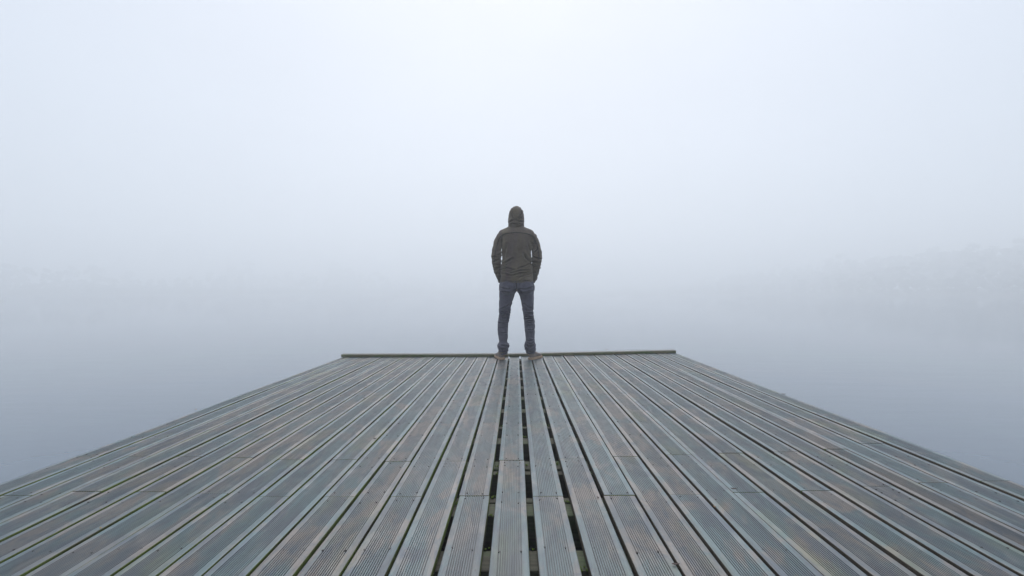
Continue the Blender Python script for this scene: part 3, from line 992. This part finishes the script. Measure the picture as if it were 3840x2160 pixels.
nv = wrinkle(rv, rn, jn, .0035, (10, 10, 22))
jeans = obj("jeans", nv, rf, M_jeans, person, smooth=True)
nbvh = BVHTree.FromPolygons(nv, rf)
M_stitch = cloth("denim_stitch", (0.030, 0.032, 0.044), (0.040, 0.042, 0.056))
strip("seam", [(.0045, .915), (.005, .835)], nbvh, M_stitch, jeans, .0018)
for sx in (-1, 1):                                   # back pockets: a stitched outline on each side of the seat
    x0, x1 = (.030, .148)
    po = [(sx * x0 + .005, .885), (sx * (x0 + .002) + .005, .800), (sx * (x0 + x1) / 2 + .005, .776), (sx * (x1 - .004) + .005, .800), (sx * x1 + .005, .885)]
    strip("back_pocket", po, nbvh, M_stitch, jeans, .0016)

# --- shoes
def shoe(cxm, yaw, side):
    """desert boot on a thick crepe sole; heel at local y=0, toe at y=.285"""
    out = [(0.0, .026), (.02, .035), (.06, .037), (.11, .036), (.16, .043), (.205, .0485), (.24, .044), (.268, .029), (.283, .006)]
    outl = []
    n = len(out)
    for y, w in out: outl.append((w + (.004 if .12 < y < .26 else 0), y))
    for y, w in reversed(out): outl.append((-w, y))
    e_ = empty("shoe", (cxm, 5.908 - PY, .0008)); e_.parent = person
    e_.rotation_euler.z = yaw
    vv, ff = [], []
    lev = [(.000, .97), (.004, 1.0), (.022, 1.0), (.027, .96)]
    m = len(outl)
    for z, s in lev:
        for x, y in outl:
            toe = .010 * max(0, (y - .2) / .085) ** 2
            vv.append((x * s, .14 + (y - .14) * (1 + (s - 1) * .4), z + toe))
    for i in range(len(lev) - 1):
        for k in range(m):
            q = (k + 1) % m
            ff.append((i * m + k, i * m + q, (i + 1) * m + q, (i + 1) * m + k))
    ff += [tuple(range(m - 1, -1, -1)), tuple((len(lev) - 1) * m + k for k in range(m))]
    obj("sole", vv, ff, M_sole, e_)
    ank = dens([((0, .052, .03), .034, .052), ((0, .050, .06), .033, .050), ((0, .050, .09), .034, .046), ((0, .052, .115), .036, .044)])
    body_ = dens([((0, .006, .036), .020, .010), ((0, .03, .044), .032, .022), ((0, .07, .052), .034, .034), ((0, .11, .055), .035, .036), ((.001, .15, .047), .039, .030), ((.002, .19, .041), .044, .024), ((.002, .225, .036), .042, .019), ((.001, .255, .033), .032, .014), ((0, .276, .031), .014, .008)])
    rv, rn, rf = fuse([loft(ank, 24), loft(body_, 24, ref=(1, 0, 0))], .005, 3)
    rv = [q + n_ * (.0015 * mnoise.noise(q * 45)) for q, n_ in zip(rv, rn)]
    rv = [Vector((q.x, q.y, max(q.z, .0262))) for q in rv]
    up = obj("shoe_upper", rv, rf, M_shoe, e_, smooth=True)
    for t in range(3):                                # laces over the instep
        y = .105 + t * .018
        z = .0885 - t * .0075
        v, f = loft([((-.026, y, z - .012), .0025, .0025), ((-.012, y + .003, z - .001), .0025, .0025), ((.012, y - .003, z - .001), .0025, .0025), ((.026, y, z - .012), .0025, .0025)], 6, ref=(0, 0, 1))
        obj("lace", v, f, M_seam, e_, smooth=True)
    return e_
shoe(cx_(318) - .004, R(14), -1)
shoe(cx_(543) + .000, R(-27), 1)

# --- body: one continuous figure under the clothes, hands in the front pockets
hp = []
hp.append(loft(dens([((0, .0, cz_(770)), .11, .070), ((0, .005, cz_(720)), .155, .085), ((.004, .005, cz_(650)), .145, .088), ((.004, 0, cz_(560)), .132, .085), ((.003, -.004, cz_(450)), .145, .092), ((.002, -.004, cz_(350)), .150, .088), ((.001, -.002, cz_(305)), .148, .070),
                     ((0, .004, cz_(280)), .11, .06), ((-.002, .010, cz_(262)), .075, .062), ((-.002, .016, cz_(240)), .058, .060), ((-.001, .022, cz_(205)), .056, .058)]), 32))
for path in (armL, armR):
    inner = [((c[0], c[1] + .004, c[2]), a * .50, b * .52) for c, a, b in path]
    sx = -1 if path is armL else 1
    w = Vector(path[-1][0])
    inner += [((w.x - sx * .018, w.y + .008, w.z - .022), .021, .026)]
    hp.append(loft(dens(inner), 18, ref=(1, 0, 0)))
    # hand: palm, four fingers of different lengths, thumb from the side near the wrist
    p0 = Vector((w.x - sx * .018, w.y + .008, w.z - .022))
    dn_ = Vector((-sx * .55, -.05, -1)).normalized()
    fw = Vector((-sx * .75, .65, 0)); fw = (fw - dn_ * dn_.dot(fw)).normalized()      # across the palm, thumb side forward
    nr = dn_.cross(fw)
    hp.append(loft(dens([(p0, .016, .028), (p0 + dn_ * .035, .015, .038), (p0 + dn_ * .075, .014, .041), (p0 + dn_ * .092, .012, .038)]), 16, ref=nr))
    for q, (ofs, ln) in enumerate(((.030, .066), (.010, .075), (-.010, .070), (-.029, .055))):
        b0 = p0 + dn_ * .078 + fw * ofs
        bend = nr * (-sx)
        k1 = b0 + dn_ * ln * .48 + bend * .006
        k2 = k1 + dn_ * ln * .30 + bend * .012
        k3 = k2 + dn_ * ln * .20 + bend * .012
        hp.append(loft(dens([(b0, .0092, .0092), (k1, .0088, .0088), (k2, .0080, .0080), (k3, .0062, .0062)]), 10, ref=fw))
    t0 = p0 + dn_ * .022 + fw * .026
    hp.append(loft(dens([(t0, .012, .012), (t0 + fw * .024 + dn_ * .026, .0105, .0105), (t0 + fw * .030 + dn_ * .056, .009, .009), (t0 + fw * .026 + dn_ * .074, .0065, .0065)]), 10, ref=nr))
for path in (legL, legR):
    hp.append(loft(dens([(c, a * .60, b * .62) for c, a, b in path if c[2] > .10] + [((path[-1][0][0], -.03, .05), .030, .040)]), 20))
    sx = -1 if path is legL else 1
# head with a face turned out over the lake
hc = Vector((0, .035, 0))
hp.append(loft(dens([((0, .040, cz_(222)), .040, .050), ((0, .044, cz_(208)), .054, .068), ((0, .040, cz_(190)), .064, .082), ((0, .034, cz_(165)), .071, .092), ((0, .030, cz_(140)), .074, .096), ((0, .028, cz_(115)), .070, .090), ((0, .028, cz_(95)), .055, .070), ((0, .028, cz_(82)), .030, .040)]), 28))
hp.append(loft([((0, .122, cz_(154)), .008, .008), ((0, .135, cz_(166)), .011, .012), ((0, .143, cz_(173)), .014, .013), ((0, .128, cz_(178)), .012, .008)], 12))     # nose
hp.append(ball((0, .112, cz_(208)), .020, (1.2, .8, .8)))                                                                   # chin
hp.append(ball((0, .114, cz_(152)), .030, (2.0, .45, .35)))                                                                 # brow
hp.append(ball((0, .118, cz_(189)), .014, (1.8, .7, .45))); hp.append(ball((0, .117, cz_(194.5)), .014, (1.6, .7, .5)))     # lips
for sx in (-1, 1):
    hp.append(ball((sx * .073, .030, cz_(166)), .026, (.30, .65, 1.15)))                                                   # ears
rv, rn, rf = fuse(hp, .0048, 2)
body = obj("body", rv, rf, M_skin, person, smooth=True)
for sx in (-1, 1):
    v, f = ball((sx * .030, .1005, cz_(159)), .0125); eye = obj("eye", v, f, M_white, body, smooth=True)
    v, f = ball((sx * .030, .1095, cz_(159)), .0052); obj("pupil", v, f, M_dark, body, smooth=True)
v, f = loft(dens([((0, .012, cz_(190)), .068, .075), ((0, .014, cz_(165)), .077, .090), ((0, .020, cz_(135)), .081, .100), ((0, .024, cz_(112)), .077, .098), ((0, .026, cz_(93)), .062, .080), ((0, .028, cz_(79)), .030, .040)]), 28)
obj("hair", v, f, M_hair, person, smooth=True)

# ------------------------------------------------------------------ fallen leaves and bits on the boards
def leaf_obj(px, py, size, mat, label, yaw, curl=.5, lift=.0):
    g = ground(px, py)
    r = random.Random(int(px + py))
    vv, ff = [], []
    L, Wd = size * .55, size * .55 * r.uniform(.42, .6)
    m = 6
    for i in range(m + 1):
        t = i / m
        w = Wd * .5 * math.sin(math.pi * min(1, .06 + .94 * t)) ** .8 * (1 + .25 * r.uniform(-1, 1))
        y = (t - .5) * L
        z = .003 + curl * L * .9 * (t - .5) ** 2
        vv += [(-w, y, z + curl * .35 * w + .001), (0, y, z), (w, y, z + curl * .5 * w + .001)]
    for i in range(m):
        for q in range(2):
            ff.append((i * 3 + q, i * 3 + q + 1, i * 3 + q + 4, i * 3 + q + 3))
    b = len(vv)
    vv += [(-.0012, -L * .5, .003 + curl * L * .22), (.0012, -L * .5, .003 + curl * L * .22), (.0008, -L * .8, .002 + curl * L * .45), (-.0008, -L * .8, .002 + curl * L * .45)]
    ff.append((b, b + 1, b + 2, b + 3))
    o = obj("fallen_leaf", vv, ff, mat, smooth=True, loc=(g.x, g.y, TILT * g.x + .0005 + lift))
    so = o.modifiers.new("thick", 'SOLIDIFY'); so.thickness = .0012
    o.rotation_euler.z = yaw
    tag(o, label, "leaf", "leaf scraps on the jetty")
    return o
B, T, Yl = M_leafs
leaf_obj(2743, 1830, .036, B, "curled dark brown leaf by a green edged board joint right of the man", 1.3, .7)
leaf_obj(2526, 2111, .030, B, "flat purplish leaf sliver near the front edge of the deck, right side", 1.5, .3)
leaf_obj(2673, 1897, .020, T, "small pale curled scrap in the gap below the right joint row", .3, .9)
leaf_obj(1404, 1648, .034, B, "dark leaf scrap on a board edge left of the man, largest on that side", 1.2, .6)
leaf_obj(1397, 1407, .030, B, "tiny dark scrap farthest back among those left of the man", .8, .6)
leaf_obj(1368, 1455, .034, T, "tan leaf bit in a mossy gap left of the man, second from the kerb", 1.6, .6)
leaf_obj(1364, 1496, .032, B, "dark crumpled leaf bit left of the man, third from the kerb", 1.0, .8)
leaf_obj(2929, 1477, .045, B, "dark leaf lying on the right hand outer edge of the jetty", 1.2, .7)
leaf_obj(2649, 1486, .024, T, "small orange leaf scrap alone on the right half of the deck", .5, .6)
leaf_obj(727, 1541, .028, T, "tan leaf bit on the left hand outer edge of the jetty", 1.0, .8)
leaf_obj(366, 1990, .016, Yl, "tiny yellow leaf scrap by a gap at the front left", .9, .6)
leaf_obj(2202, 1333.5, .050, T, "brown leaf lying against the foot of the kerb, nearer the man", 1.5, .4)
leaf_obj(2291, 1331, .040, T, "tan leaf lying against the foot of the kerb, farther from the man", 1.2, .5)
leaf_obj(2273, 1322, .045, T, "small leaf perched on top of the kerb timber right of the man", 1.4, .8, .032)
leaf_obj(1700, 1504, .026, B, "thin reddish leaf sliver beside a gap just left of the centre boards", .9, .3)
leaf_obj(2240, 1864, .018, B, "dark chip on a board edge right of the wide centre gaps", .4, .4)
